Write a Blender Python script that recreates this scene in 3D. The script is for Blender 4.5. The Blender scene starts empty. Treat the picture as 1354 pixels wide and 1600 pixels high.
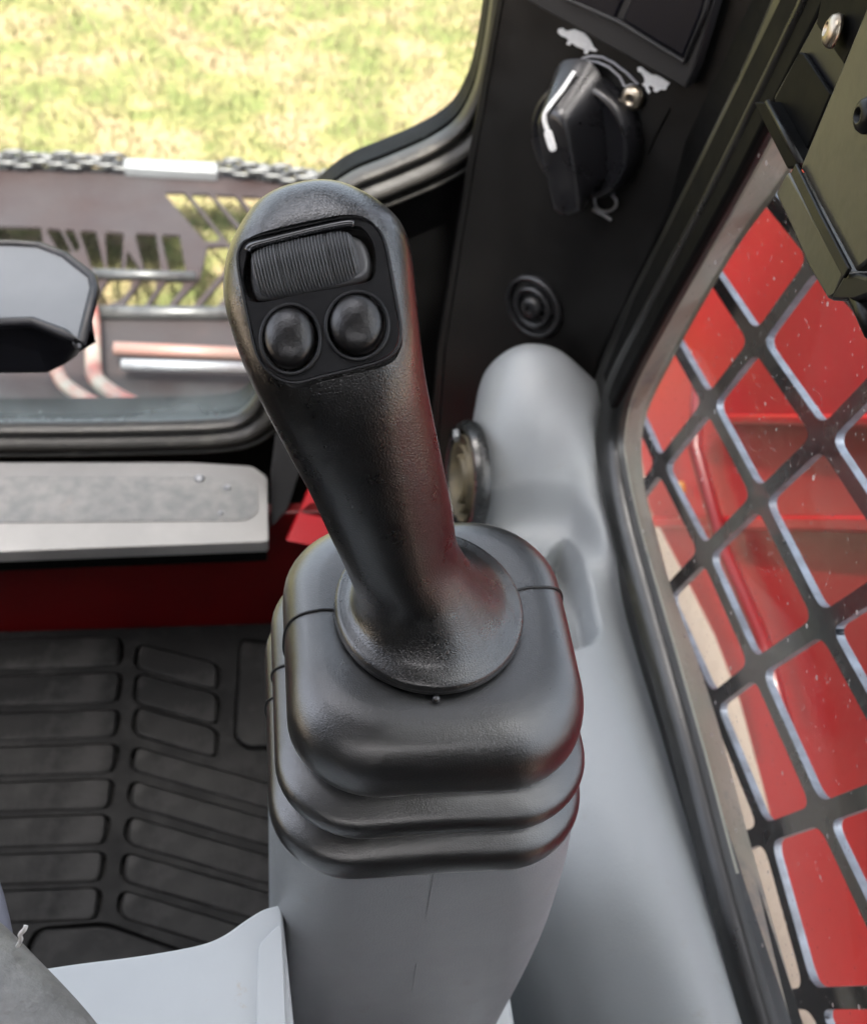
import bpy, bmesh, math, random
import numpy as np
from mathutils import Vector, Matrix
from mathutils.geometry import tessellate_polygon
random.seed(4); rng = np.random.default_rng(4)
sc = bpy.context.scene
COL = sc.collection

# ---------------------------------------------------------------- camera
H = 1.35                                    # eye height above the ground, metres
FPX = 1900.0
th, yw, rl = math.radians(45), math.radians(12), math.radians(7.5)
F = np.array([math.sin(yw)*math.cos(th), math.cos(yw)*math.cos(th), -math.sin(th)])
R0 = np.array([math.cos(yw), -math.sin(yw), 0.0]); U0 = np.cross(R0, F)
R = math.cos(rl)*R0 + math.sin(rl)*U0
U = -math.sin(rl)*R0 + math.cos(rl)*U0
cam_d = bpy.data.cameras.new("camera"); cam = bpy.data.objects.new("camera", cam_d); COL.objects.link(cam)
M = Matrix(((R[0], U[0], -F[0], 0), (R[1], U[1], -F[1], 0), (R[2], U[2], -F[2], H), (0, 0, 0, 1)))
cam.matrix_world = M
cam_d.sensor_fit = 'VERTICAL'; cam_d.sensor_height = 24; cam_d.sensor_width = 24*1354/1600
cam_d.lens = FPX/1600*24
cam_d.clip_start = .01; cam_d.clip_end = 500
cam_d.dof.use_dof = True; cam_d.dof.focus_distance = .395; cam_d.dof.aperture_fstop = 12.0
sc.camera = cam

# ---------------------------------------------------------------- world, sun, exposure
SUN_EL, SUN_AZ = math.radians(66), math.radians(-165)     # azimuth from +Y towards +X
w = bpy.data.worlds.new("World"); sc.world = w; w.use_nodes = True
nt = w.node_tree; nt.nodes.clear()
sky = nt.nodes.new('ShaderNodeTexSky'); sky.sky_type = 'NISHITA'; sky.sun_disc = False
sky.sun_elevation = SUN_EL; sky.sun_rotation = SUN_AZ; sky.air_density = .7; sky.dust_density = 6; sky.ozone_density = .5
bg = nt.nodes.new('ShaderNodeBackground'); bg.inputs[1].default_value = .15
wo = nt.nodes.new('ShaderNodeOutputWorld')
hs = nt.nodes.new('ShaderNodeHueSaturation'); hs.inputs['Saturation'].default_value = .47      # thin summer haze: a pale sky
nt.links.new(sky.outputs[0], hs.inputs['Color']); nt.links.new(hs.outputs[0], bg.inputs[0]); nt.links.new(bg.outputs[0], wo.inputs[0])
sd = bpy.data.lights.new("sun", 'SUN'); sd.energy = 2.0; sd.angle = math.radians(.8); sd.color = (1, .95, .87)
sun = bpy.data.objects.new("sun", sd); COL.objects.link(sun)
sv = Vector((math.sin(SUN_AZ)*math.cos(SUN_EL), math.cos(SUN_AZ)*math.cos(SUN_EL), math.sin(SUN_EL)))
sun.rotation_euler = sv.to_track_quat('Z', 'Y').to_euler(); sun.location = sv*5
sc.view_settings.view_transform = 'Standard'; sc.view_settings.look = 'None'
sc.view_settings.exposure = 2.95; sc.view_settings.gamma = 1
sc.render.engine = 'CYCLES'
sc.cycles.use_denoising = True
sc.cycles.max_bounces = 10; sc.cycles.transparent_max_bounces = 16
sc.cycles.caustics_reflective = False; sc.cycles.caustics_refractive = False
sc.cycles.sample_clamp_indirect = 1.5

# ---------------------------------------------------------------- projection helpers (points relative to the eye)
def ray(x, y): return R*(x-677)/FPX + U*(800-y)/FPX + F
def V(x, y, ax, v): d = ray(x, y); return d*(v/d[ax])
def D(x, y, z): return ray(x, y)*z
def PN(x, y, n, p): d = ray(x, y); return d*(np.dot(p, n)/np.dot(d, n))
def A(*p): return np.array(p, float)
def nrm(v): return v/np.linalg.norm(v)

# ---------------------------------------------------------------- object helpers
def put(name, bm, mat, parent=None, smooth=False, angle=None, bevel=0, seg=3, recalc=True):
    """link a bmesh (points relative to the eye) as one object with its origin at the middle of its base"""
    if recalc: bmesh.ops.recalc_face_normals(bm, faces=bm.faces)
    co = np.array([v.co for v in bm.verts])
    o = A((co[:, 0].min()+co[:, 0].max())/2, (co[:, 1].min()+co[:, 1].max())/2, co[:, 2].min())
    for v in bm.verts: v.co -= Vector(o)
    me = bpy.data.meshes.new(name); bm.to_mesh(me); bm.free()
    if mat: me.materials.append(mat)
    if smooth: me.polygons.foreach_set('use_smooth', [True]*len(me.polygons))
    if angle: me.set_sharp_from_angle(angle=math.radians(angle))
    ob = bpy.data.objects.new(name, me); COL.objects.link(ob)
    loc = Vector(o) + Vector((0, 0, H))
    if parent: ob.parent = parent; loc = loc - WL(parent)
    ob.location = loc
    if bevel:
        m = ob.modifiers.new('bevel', 'BEVEL'); m.width = bevel; m.segments = seg; m.limit_method = 'ANGLE'; m.angle_limit = math.radians(35)
        m.harden_normals = False
        me.polygons.foreach_set('use_smooth', [True]*len(me.polygons))
        me.set_sharp_from_angle(angle=math.radians(50))
    return ob
def WL(o):
    v = Vector(o.location)
    while o.parent: o = o.parent; v = v + o.location
    return v
def empty(name, p, label=None, cat=None, group=None):
    o = bpy.data.objects.new(name, None); COL.objects.link(o); o.location = Vector(p)+Vector((0, 0, H)); o.empty_display_size = .05
    if label: tag(o, label, cat, group)
    return o
def tag(o, label, cat, group=None, kind=None):
    if label: o['label'] = label
    if cat: o['category'] = cat
    if group: o['group'] = group
    if kind: o['kind'] = kind
    return o
def grid_bm(rows, close_u=False, close_v=False, bm=None):
    bm = bm or bmesh.new()
    vs = [[bm.verts.new(p) for p in r] for r in rows]
    n, m = len(vs), len(vs[0])
    for i in range(n if close_v else n-1):
        for j in range(m if close_u else m-1):
            a, b, c, d = vs[i][j], vs[i][(j+1) % m], vs[(i+1) % n][(j+1) % m], vs[(i+1) % n][j]
            try: bm.faces.new((a, b, c, d))
            except ValueError: pass
    return bm, vs
def cap(bm, loop): bm.faces.new(loop)
def cr(P, n, closed=False):
    """Catmull-Rom through the points, n steps per span"""
    P = np.array(P, float); L = len(P); out = []
    for i in range(L if closed else L-1):
        if closed: a, b, c, d = P[(i-1) % L], P[i], P[(i+1) % L], P[(i+2) % L]
        else: a, b, c, d = (P[i-1] if i else 2*P[0]-P[1]), P[i], P[i+1], (P[i+2] if i+2 < L else 2*P[-1]-P[-2])
        for k in range(n):
            t = k/n
            out.append(.5*((2*b)+(c-a)*t+(2*a-5*b+4*c-d)*t*t+(3*b-a-3*c+d)*t**3))
    if not closed: out.append(P[-1])
    return np.array(out)
def arclen(P, n):
    P = np.array(P); s = np.r_[0, np.cumsum(np.linalg.norm(np.diff(P, axis=0), axis=1))]
    t = np.linspace(0, s[-1], n)
    return np.stack([np.interp(t, s, P[:, k]) for k in range(P.shape[1])], 1)
def roundpoly(P, r, n=5):
    """round the corners of a closed 2-D or 3-D polygon"""
    P = [A(*p) for p in P]; out = []
    for i in range(len(P)):
        a, b, c = P[i-1], P[i], P[(i+1) % len(P)]
        u, v = a-b, c-b; lu, lv = np.linalg.norm(u), np.linalg.norm(v); rr = min(r, lu*.48, lv*.48)
        p, q = b+u/lu*rr, b+v/lv*rr
        for k in range(n+1):
            t = k/n; out.append((1-t)**2*p+2*t*(1-t)*b+t*t*q)
    return out
def slab(poly, off, holes=(), bm=None):
    """solid: polygon (3-D, planar) with holes, extruded by the vector off"""
    bm = bm or bmesh.new(); loops = [list(poly)]+[list(h) for h in holes]
    tri = tessellate_polygon([[Vector(p) for p in l] for l in loops])
    flat = [p for l in loops for p in l]
    a = [bm.verts.new(p) for p in flat]; b = [bm.verts.new(A(*p)+off) for p in flat]
    if len(loops) == 1:
        bm.faces.new(a); bm.faces.new(b[::-1])
    else:
        for t in tri:
            try: bm.faces.new([a[i] for i in t]); bm.faces.new([b[i] for i in reversed(t)])
            except ValueError: pass
    k = 0
    for l in loops:
        n = len(l)
        for i in range(n):
            j = (i+1) % n; bm.faces.new((a[k+i], a[k+j], b[k+j], b[k+i]))
        k += n
    return bm
def tube(path, r, n=10, closed=False, bm=None, ell=None):
    path = np.array(path, float); N = len(path); rows = []; up = None
    for i in range(N):
        if closed: t = nrm(path[(i+1) % N]-path[i-1])
        else: t = nrm(path[min(i+1, N-1)]-path[max(i-1, 0)])
        if up is None:
            up = A(0, 0, 1) if abs(t[2]) < .9 else A(1, 0, 0)
        s = nrm(np.cross(t, up)); up = np.cross(s, t)
        rr = r[i] if hasattr(r, '__len__') else r
        rows.append([path[i]+rr*(math.cos(a)*s+math.sin(a)*up*(ell or 1)) for a in np.linspace(0, 2*math.pi, n, endpoint=False)])
    bm, vs = grid_bm(rows, True, closed, bm)
    if not closed: cap(bm, vs[0]); cap(bm, vs[-1][::-1])
    return bm
def ringpts(c, a, b, n=32): return [c+math.cos(t)*a+math.sin(t)*b for t in np.linspace(0, 2*math.pi, n, endpoint=False)]
def lathe(c, n, prof, seg=36, a=None, bm=None, b=None):
    """revolve profile [(radius, height along n)]; a,b optional in-plane axes"""
    n = nrm(n)
    if a is None: a = nrm(np.cross(n, A(0, 0, 1) if abs(n[2]) < .9 else A(1, 0, 0)))
    if b is None: b = np.cross(n, a)
    rows = [ringpts(c+n*h, a*r, b*r, seg) for r, h in prof if r > 1e-6]
    bm, vs = grid_bm(rows, True, False, bm)
    if prof[-1][0] <= 1e-6:
        t = bm.verts.new(c+n*prof[-1][1])
        for i in range(seg): bm.faces.new((vs[-1][i], vs[-1][(i+1) % seg], t))
    else: cap(bm, vs[-1])
    cap(bm, vs[0][::-1])
    return bm
def box(c, s, bm=None, rot=None):
    bm = bm or bmesh.new(); r = bmesh.ops.create_cube(bm, size=1)
    for v in r['verts']:
        p = Vector((v.co.x*s[0], v.co.y*s[1], v.co.z*s[2]))
        if rot: p = rot @ p
        v.co = p+Vector(c)
    return bm

# ---------------------------------------------------------------- materials
def mat(name, base, rough=.5, metal=0, spec=.5, coat=0, coat_r=.1, bump=None, mott=None, rvar=None, dust=None, bscale2=None):
    """bump=(kind, scale, strength, dist)  mott=(scale, colour2, amount)  rvar=(scale, +-)  dust=(colour, scale, threshold, amount)"""
    m = bpy.data.materials.new(name); m.use_nodes = True; t = m.node_tree; L = t.links.new
    p = t.nodes['Principled BSDF']; p.inputs['Roughness'].default_value = rough; p.inputs['Metallic'].default_value = metal
    p.inputs['Specular IOR Level'].default_value = spec; p.inputs['Coat Weight'].default_value = coat; p.inputs['Coat Roughness'].default_value = coat_r
    p.inputs['Base Color'].default_value = (*base, 1)
    tc = t.nodes.new('ShaderNodeTexCoord')
    def noise(s, d=4, r=.55):
        n = t.nodes.new('ShaderNodeTexNoise'); n.inputs['Scale'].default_value = s; n.inputs['Detail'].default_value = d; n.inputs['Roughness'].default_value = r
        L(tc.outputs['Object'], n.inputs['Vector']); return n
    def ramp(src, a, b):
        n = t.nodes.new('ShaderNodeMapRange'); n.inputs['From Min'].default_value = a; n.inputs['From Max'].default_value = b
        L(src, n.inputs['Value']); return n.outputs[0]
    def mul(src, k):
        n = t.nodes.new('ShaderNodeMath'); n.operation = 'MULTIPLY'; n.inputs[1].default_value = k; L(src, n.inputs[0]); return n.outputs[0]
    col = None
    def mix(fac, c1, c2):
        n = t.nodes.new('ShaderNodeMix'); n.data_type = 'RGBA'; L(fac, n.inputs[0])
        if c1 is None: n.inputs[6].default_value = (*base, 1)
        else: L(c1, n.inputs[6])
        n.inputs[7].default_value = (*c2, 1); return n.outputs[2]
    if mott: col = mix(mul(ramp(noise(mott[0]).outputs[0], .35, .65), mott[2]), None, mott[1])
    if dust: col = mix(mul(ramp(noise(dust[1], 8, .7).outputs[0], dust[2], dust[2]+.12), dust[3]), col, dust[0])
    if col: L(col, p.inputs['Base Color'])
    if rvar:
        n = t.nodes.new('ShaderNodeMapRange'); n.inputs['From Min'].default_value = .3; n.inputs['From Max'].default_value = .7
        n.inputs['To Min'].default_value = rough-rvar[1]; n.inputs['To Max'].default_value = rough+rvar[1]
        L(noise(rvar[0], 6, .6).outputs[0], n.inputs['Value']); L(n.outputs[0], p.inputs['Roughness'])
    prev = None
    for bp in ([bump] if bump and not isinstance(bump, list) else (bump or [])):
        kind, s, st, dist = bp
        if kind == 'noise': h = noise(s, 5, .6).outputs[0]
        elif kind == 'grain':
            v = t.nodes.new('ShaderNodeTexVoronoi'); v.feature = 'DISTANCE_TO_EDGE'; v.inputs['Scale'].default_value = s
            nn = noise(s*.45, 3); mx = t.nodes.new('ShaderNodeMix'); mx.data_type = 'VECTOR'; mx.inputs[0].default_value = .0022
            va = t.nodes.new('ShaderNodeVectorMath'); va.operation = 'MULTIPLY_ADD'; va.inputs[1].default_value = (1.1/s,)*3
            L(nn.outputs[1], va.inputs[0]); L(tc.outputs['Object'], va.inputs[2]); L(va.outputs[0], v.inputs['Vector'])
            n2 = noise(s*1.3, 3)
            a1 = t.nodes.new('ShaderNodeMath'); a1.operation = 'MULTIPLY_ADD'; a1.inputs[1].default_value = .55
            L(n2.outputs[0], a1.inputs[0]); L(ramp(v.outputs['Distance'], 0, .28), a1.inputs[2]); h = a1.outputs[0]
        b = t.nodes.new('ShaderNodeBump'); b.inputs['Strength'].default_value = st; b.inputs['Distance'].default_value = dist
        L(h, b.inputs['Height'])
        if prev: L(prev, b.inputs['Normal'])
        prev = b.outputs[0]
    if prev: L(prev, p.inputs['Normal'])
    return m

GRAIN = mat('grained_black_plastic', (.006, .006, .0062), .30, spec=.9, coat=.5, coat_r=.22, bump=[('grain', 1050, .38, .00016), ('noise', 60, .15, .001)], rvar=(90, .05))
PLATE = mat('satin_black_plastic', (.010, .010, .011), .38, spec=.45, bump=('noise', 2500, .1, .0001), rvar=(150, .05))
LIP = mat('polished_lip_plastic', (.03, .03, .032), .2, spec=1.0, coat=.6)
BARM = mat('worn_bar_steel', (.11, .115, .12), .4, mott=(20, (.08, .08, .085), .7))
BUTTON = mat('black_rubber_button', (.012, .011, .011), .34, spec=.7, bump=[('noise', 420, .45, .0004), ('grain', 900, .2, .0001)])
RIBBED = mat('dark_grey_ribbed_plastic', (.13, .13, .135), .36, spec=.8, bump=('noise', 2500, .1, .0001))
RUBBER = mat('matt_black_rubber', (.008, .0079, .0079), .34, spec=.9, coat=1.0, coat_r=.33, bump=[('grain', 1150, .30, .00016), ('noise', 45, .2, .0015), ('noise', 420, .25, .0005)], rvar=(70, .07), dust=((.07, .066, .062), 160, .60, .22))
RUBBERSEAM = mat('black_rubber_seam', (.012, .012, .012), .5)
GREY = mat('light_grey_moulded_plastic', (.275, .290, .300), .38, bump=[('grain', 1000, .3, .00022), ('noise', 30, .15, .001)], mott=(9, (.235, .245, .252), .5), rvar=(60, .06), dust=((.22, .20, .165), 75, .60, .35))
LEDGE = mat('pale_grey_plastic', (.56, .58, .585), .42, bump=('noise', 400, .1, .0003), mott=(12, (.44, .46, .47), .5), dust=((.45, .30, .14), 45, .62, .6))
PILLAR = mat('smooth_black_trim', (.0045, .0045, .0045), .40, spec=.25, bump=[('noise', 700, .15, .0002), ('noise', 12, .2, .004)], mott=(14, (.009, .0085, .008), .6), rvar=(25, .12), dust=((.03, .028, .026), 110, .66, .25))
KNOBM = mat('soft_black_knob_plastic', (.007, .007, .0085), .30, spec=.7, bump=('noise', 900, .12, .0002), rvar=(60, .08))
BEZEL = mat('charcoal_bezel_plastic', (.018, .018, .019), .5, spec=.3, bump=('noise', 1500, .15, .0002))
SWITCH = mat('switch_blue_black', (.003, .003, .006), .4, spec=.25)
WHITE = mat('white_print', (.88, .88, .87), .5, mott=(300, (.6, .6, .6), .5))
GREYPRINT = mat('faded_grey_print', (.36, .36, .38), .5)
SCREW = mat('zinc_screw', (.42, .38, .31), .36, metal=1, bump=('noise', 700, .3, .0003), mott=(300, (.4, .3, .2), .5))
DARKHOLE = mat('screw_recess', (.03, .025, .02), .6)
SEAL = mat('window_seal_rubber', (.006, .006, .0056), .34, spec=.6, bump=('noise', 150, .15, .0006), dust=((.06, .058, .05), 70, .6, .45), rvar=(40, .08))
SEALL = mat('dusty_seal_rubber', (.022, .021, .019), .42, spec=.4, bump=[('noise', 200, .2, .0006), ('noise', 25, .3, .003)], dust=((.075, .07, .06), 60, .54, .5), rvar=(30, .1))
FRAMEG = mat('weathered_olive_grey_frame', (.21, .215, .18), .5, bump=[('noise', 60, .4, .002), ('noise', 400, .2, .0005)], mott=(16, (.27, .265, .225), .9), dust=((.12, .135, .145), 28, .55, .8))
FRAMEB = mat('black_painted_steel', (.004, .004, .004), .55, spec=.06, bump=('noise', 300, .2, .0003), rvar=(30, .1), dust=((.1, .1, .1), 200, .68, .4))
GUARD = mat('guard_black_paint', (.022, .025, .027), .22, spec=1.0, coat=1.0, coat_r=.15, bump=('noise', 220, .2, .0006), dust=((.22, .23, .22), 130, .56, .4), rvar=(40, .1))
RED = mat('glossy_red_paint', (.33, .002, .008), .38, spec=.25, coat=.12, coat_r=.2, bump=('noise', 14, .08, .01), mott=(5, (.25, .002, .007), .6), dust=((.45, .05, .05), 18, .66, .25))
EDGE = mat('sky_sheen_cut_edge', (.18, .21, .26), .45, metal=.2, bump=('noise', 300, .3, .0005), mott=(70, (.09, .10, .12), .9))  # pale blue-grey paints the sky's reflection onto the black guard's edges
REDIN = mat('shade_darkened_red_paint', (.075, .0015, .002), .4, spec=.3, coat=.1, coat_r=.15, mott=(12, (.055, .001, .002), .6))  # red paint darkened to put the sill's shade into the bulkhead
MATR = mat('dark_floor_rubber', (.006, .006, .006), .72, spec=.2, bump=[('noise', 90, .5, .002), ('noise', 600, .25, .0004)], dust=((.024, .0235, .023), 30, .50, .5), rvar=(40, .1))
MATP = mat('dusty_tread_rubber', (.006, .006, .006), .68, spec=.25, bump=[('noise', 70, .5, .002), ('noise', 700, .25, .0004)], dust=((.033, .032, .031), 24, .50, .55), rvar=(40, .1))
SILLM = mat('worn_pale_sill_metal', (.20, .193, .185), .45, metal=.25, bump=('noise', 60, .2, .001), mott=(20, (.16, .155, .15), .8), dust=((.25, .24, .22), 50, .63, .5))
GRIP = mat('grey_grit_tape', (.16, .163, .16), .85, bump=[('noise', 900, .9, .0012), ('noise', 120, .3, .001)], mott=(90, (.23, .225, .215), .9), dust=((.30, .25, .22), 60, .6, .5))
BLACK = mat('deep_black_steel', (.002, .002, .002), .55, spec=.1, rvar=(40, .1))
OLIVE = mat('smoked_glossy_cover', (.048, .044, .037), .34, coat=.2, spec=.35, coat_r=.1, bump=[('noise', 8, .25, .01), ('noise', 300, .15, .0004)], mott=(7, (.032, .031, .026), .9), dust=((.11, .13, .12), 90, .66, .4))
PLATEB = mat('rusty_brown_plate', (.015, .008, .0075), .65, spec=.3, bump=('noise', 40, .4, .004), mott=(4, (.020, .017, .018), .9), dust=((.030, .020, .019), 9, .58, .6), rvar=(10, .15))
STEELW = mat('worn_bright_steel', (.24, .25, .26), .4, metal=.2, mott=(20, (.16, .16, .17), .7))
CHAIN = mat('oily_chain_steel', (.02, .02, .021), .35, metal=.0, mott=(60, (.06, .06, .06), .6))
HOSE = mat('chalky_white_hose', (.15, .145, .125), .5, mott=(25, (.17, .035, .025), .9), dust=((.06, .06, .06), 30, .58, .7))
PINKW = mat('faded_red_bar', (.16, .075, .06), .5, mott=(12, (.13, .10, .09), .9))
SHEENTOP = mat('painted_sky_sheen_cap', (.15, .155, .16), .42, spec=.3, mott=(20, (.12, .125, .13), .6))  # grey painted in for the sky's reflection on a black top
BLKPL = mat('plain_black_plastic', (.005, .005, .007), .42, spec=.3)
FABRIC = mat('worn_black_vinyl', (.15, .143, .132), .55, bump=[('noise', 160, .8, .002), ('noise', 900, .4, .0005)], mott=(70, (.27, .26, .24), .8), dust=((.42, .40, .37), 45, .55, .35))
PIPING = mat('blue_grey_piping', (.16, .16, .19), .6, bump=('noise', 1800, .5, .0005))
THREAD = mat('white_thread', (.75, .73, .7), .8)
VENTB = mat('vent_black_plastic', (.015, .016, .016), .3, rvar=(80, .1))
VENTG = mat('vent_tan_louvre', (.13, .105, .06), .5, spec=.3, mott=(60, (.05, .045, .035), .8))
LINER = mat('unseen_roof_headliner', (.05, .05, .05), .8)
AMBER = mat('amber_yellow', (.85, .45, .08), .3)

def glass_mat(name, tint, dirt, haze, spots=0, rim=0):
    m = bpy.data.materials.new(name); m.use_nodes = True; t = m.node_tree; L = t.links.new; t.nodes.clear()
    o = t.nodes.new('ShaderNodeOutputMaterial'); tr = t.nodes.new('ShaderNodeBsdfTransparent'); tr.inputs[0].default_value = (*tint, 1)
    gl = t.nodes.new('ShaderNodeBsdfGlossy'); gl.inputs['Roughness'].default_value = .04
    fr = t.nodes.new('ShaderNodeFresnel'); fr.inputs[0].default_value = 1.22
    geo = t.nodes.new('ShaderNodeNewGeometry')
    m1 = t.nodes.new('ShaderNodeMixShader'); L(fr.outputs[0], m1.inputs[0]); L(tr.outputs[0], m1.inputs[1]); L(gl.outputs[0], m1.inputs[2])
    df = t.nodes.new('ShaderNodeBsdfDiffuse'); df.inputs[0].default_value = (*dirt, 1)
    tl = t.nodes.new('ShaderNodeBsdfTranslucent'); tl.inputs[0].default_value = (*dirt, 1)
    dm = t.nodes.new('ShaderNodeMixShader'); dm.inputs[0].default_value = .5; L(df.outputs[0], dm.inputs[1]); L(tl.outputs[0], dm.inputs[2])
    tc = t.nodes.new('ShaderNodeTexCoord')
    n = t.nodes.new('ShaderNodeTexNoise'); n.inputs['Scale'].default_value = 7; n.inputs['Detail'].default_value = 6; n.inputs['Roughness'].default_value = .6; L(tc.outputs['Object'], n.inputs[0])
    mr = t.nodes.new('ShaderNodeMapRange'); mr.inputs[1].default_value = .35; mr.inputs[2].default_value = .7; mr.inputs[3].default_value = haze*.5; mr.inputs[4].default_value = haze*1.6
    L(n.outputs[0], mr.inputs[0]); fac = mr.outputs[0]
    if spots:
        for sc_, thr, amt in ((330, .17, .30*spots), (95, .085, .55*spots)):
            v = t.nodes.new('ShaderNodeTexVoronoi'); v.inputs['Scale'].default_value = sc_; L(tc.outputs['Object'], v.inputs['Vector'])
            # only some cells hold a speck
            sp = t.nodes.new('ShaderNodeSeparateColor'); L(v.outputs['Color'], sp.inputs[0])
            th_ = t.nodes.new('ShaderNodeMath'); th_.operation = 'MULTIPLY'; th_.inputs[1].default_value = thr*1.4; L(sp.outputs[0], th_.inputs[0])
            lt = t.nodes.new('ShaderNodeMath'); lt.operation = 'LESS_THAN'; L(v.outputs['Distance'], lt.inputs[0]); L(th_.outputs[0], lt.inputs[1])
            g2 = t.nodes.new('ShaderNodeMath'); g2.operation = 'GREATER_THAN'; g2.inputs[1].default_value = .45; L(sp.outputs[1], g2.inputs[0])
            mm = t.nodes.new('ShaderNodeMath'); mm.operation = 'MULTIPLY'; L(lt.outputs[0], mm.inputs[0]); L(g2.outputs[0], mm.inputs[1])
            ad = t.nodes.new('ShaderNodeMath'); ad.operation = 'MULTIPLY_ADD'; ad.use_clamp = True; ad.inputs[1].default_value = amt; L(mm.outputs[0], ad.inputs[0]); L(fac, ad.inputs[2]); fac = ad.outputs[0]
    if rim:      # dried splash dirt low on the pane
        sx = t.nodes.new('ShaderNodeSeparateXYZ'); L(tc.outputs['Object'], sx.inputs[0])
        n3 = t.nodes.new('ShaderNodeTexNoise'); n3.inputs['Scale'].default_value = 22; n3.inputs['Detail'].default_value = 7; L(tc.outputs['Object'], n3.inputs[0])
        a3 = t.nodes.new('ShaderNodeMath'); a3.operation = 'MULTIPLY_ADD'; a3.inputs[1].default_value = -.07; L(n3.outputs[0], a3.inputs[0]); L(sx.outputs[2], a3.inputs[2])
        r3 = t.nodes.new('ShaderNodeMapRange'); r3.inputs[1].default_value = .012; r3.inputs[2].default_value = -.034; r3.inputs[3].default_value = 0; r3.inputs[4].default_value = rim; L(a3.outputs[0], r3.inputs[0])
        a4 = t.nodes.new('ShaderNodeMath'); a4.operation = 'ADD'; a4.use_clamp = True; L(r3.outputs[0], a4.inputs[0]); L(fac, a4.inputs[1]); fac = a4.outputs[0]
    m2 = t.nodes.new('ShaderNodeMixShader'); L(fac, m2.inputs[0]); L(m1.outputs[0], m2.inputs[1]); L(dm.outputs[0], m2.inputs[2]); L(m2.outputs[0], o.inputs[0])
    return m
GLASSF = glass_mat('front_pane_glass', (.93, .97, .95), (.36, .42, .42), .010, .2, .5)
GLASSS = glass_mat('dusty_side_glass', (.90, .93, .91), (.55, .55, .53), .014, .9)

# grass
def grass_mat():
    m = bpy.data.materials.new('sunlit_patchy_grass'); m.use_nodes = True; t = m.node_tree; L = t.links.new; p = t.nodes['Principled BSDF']; p.inputs['Roughness'].default_value = .9; p.inputs['Specular IOR Level'].default_value = .1
    tc = t.nodes.new('ShaderNodeTexCoord')
    def nz(s, d, r=.6):
        n = t.nodes.new('ShaderNodeTexNoise'); n.inputs['Scale'].default_value = s; n.inputs['Detail'].default_value = d; n.inputs['Roughness'].default_value = r; L(tc.outputs['Object'], n.inputs[0]); return n.outputs[0]
    r = t.nodes.new('ShaderNodeValToRGB'); L(nz(5.5, 6), r.inputs[0])
    e = r.color_ramp.elements; e[0].position = .42; e[0].color = (.084, .096, .036, 1); e[1].position = .58; e[1].color = (.168, .130, .080, 1)
    x = e.new(.5); x.color = (.132, .122, .056, 1)
    r2 = t.nodes.new('ShaderNodeValToRGB'); L(nz(45, 5, .7), r2.inputs[0]); r2.color_ramp.elements[0].position = .3; r2.color_ramp.elements[0].color = (.6, .6, .6, 1); r2.color_ramp.elements[1].position = .7; r2.color_ramp.elements[1].color = (1.25, 1.22, 1.1, 1)
    mx = t.nodes.new('ShaderNodeMix'); mx.data_type = 'RGBA'; mx.blend_type = 'MULTIPLY'; mx.inputs[0].default_value = 1; L(r.outputs[0], mx.inputs[6]); L(r2.outputs[0], mx.inputs[7]); L(mx.outputs[2], p.inputs['Base Color'])
    sx = t.nodes.new('ShaderNodeSeparateXYZ'); L(tc.outputs['Object'], sx.inputs[0])
    ad = t.nodes.new('ShaderNodeMath'); ad.operation = 'MULTIPLY_ADD'; ad.inputs[1].default_value = .3; L(nz(9, 4), ad.inputs[0]); L(sx.outputs[1], ad.inputs[2])
    mr = t.nodes.new('ShaderNodeMapRange'); mr.inputs[1].default_value = 1.75; mr.inputs[2].default_value = 1.55; L(ad.outputs[0], mr.inputs[0])
    m3 = t.nodes.new('ShaderNodeMix'); m3.data_type = 'RGBA'; L(mr.outputs[0], m3.inputs[0]); L(mx.outputs[2], m3.inputs[6]); m3.inputs[7].default_value = (.30, .24, .18, 1); L(m3.outputs[2], p.inputs['Base Color'])
    b = t.nodes.new('ShaderNodeBump'); b.inputs['Strength'].default_value = .4; b.inputs['Distance'].default_value = .02; L(nz(60, 4), b.inputs['Height']); L(b.outputs[0], p.inputs['Normal'])
    return m
GRASS = grass_mat()
BLADE = mat('grass_blade', (.084, .094, .034), .8, spec=.1, mott=(2.2, (.162, .130, .078), 1.0))

# ================================================================ GROUND
bm = bmesh.new(); n = 60
xs = np.linspace(-1, 1, n); g = np.sign(xs)*np.abs(xs)**2.5*200
rows = [[(x, y, -H+0*x) for x in g] for y in g]
bm, _ = grid_bm(rows); tag(put('ground', bm, GRASS, recalc=False), None, None, kind='structure')
bpy.data.objects['ground'].location.z = 0
# grass blades in the part of the lawn the window looks at
bv, bf = [], []
N_BL = 42000
gx = rng.uniform(-1.3, 1.5, N_BL); gy = rng.uniform(1.75, 4.4, N_BL)
for k in range(N_BL):
    a = rng.uniform(0, math.pi); l = rng.uniform(.012, .035); ww = .0022; tx, ty = rng.normal(0, .014, 2)
    cx, cy = math.cos(a)*ww, math.sin(a)*ww
    i = len(bv)
    bv += [(gx[k]-cx, gy[k]-cy, 0), (gx[k]+cx, gy[k]+cy, 0), (gx[k]+tx, gy[k]+ty, l)]; bf.append((i, i+1, i+2))
me = bpy.data.meshes.new('grass_blades'); me.from_pydata(bv, [], bf); me.materials.append(BLADE)
o = bpy.data.objects.new('grass_blades', me); COL.objects.link(o); tag(o, 'short sunlit green and straw coloured grass beyond the front window', 'grass', kind='stuff')

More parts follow.
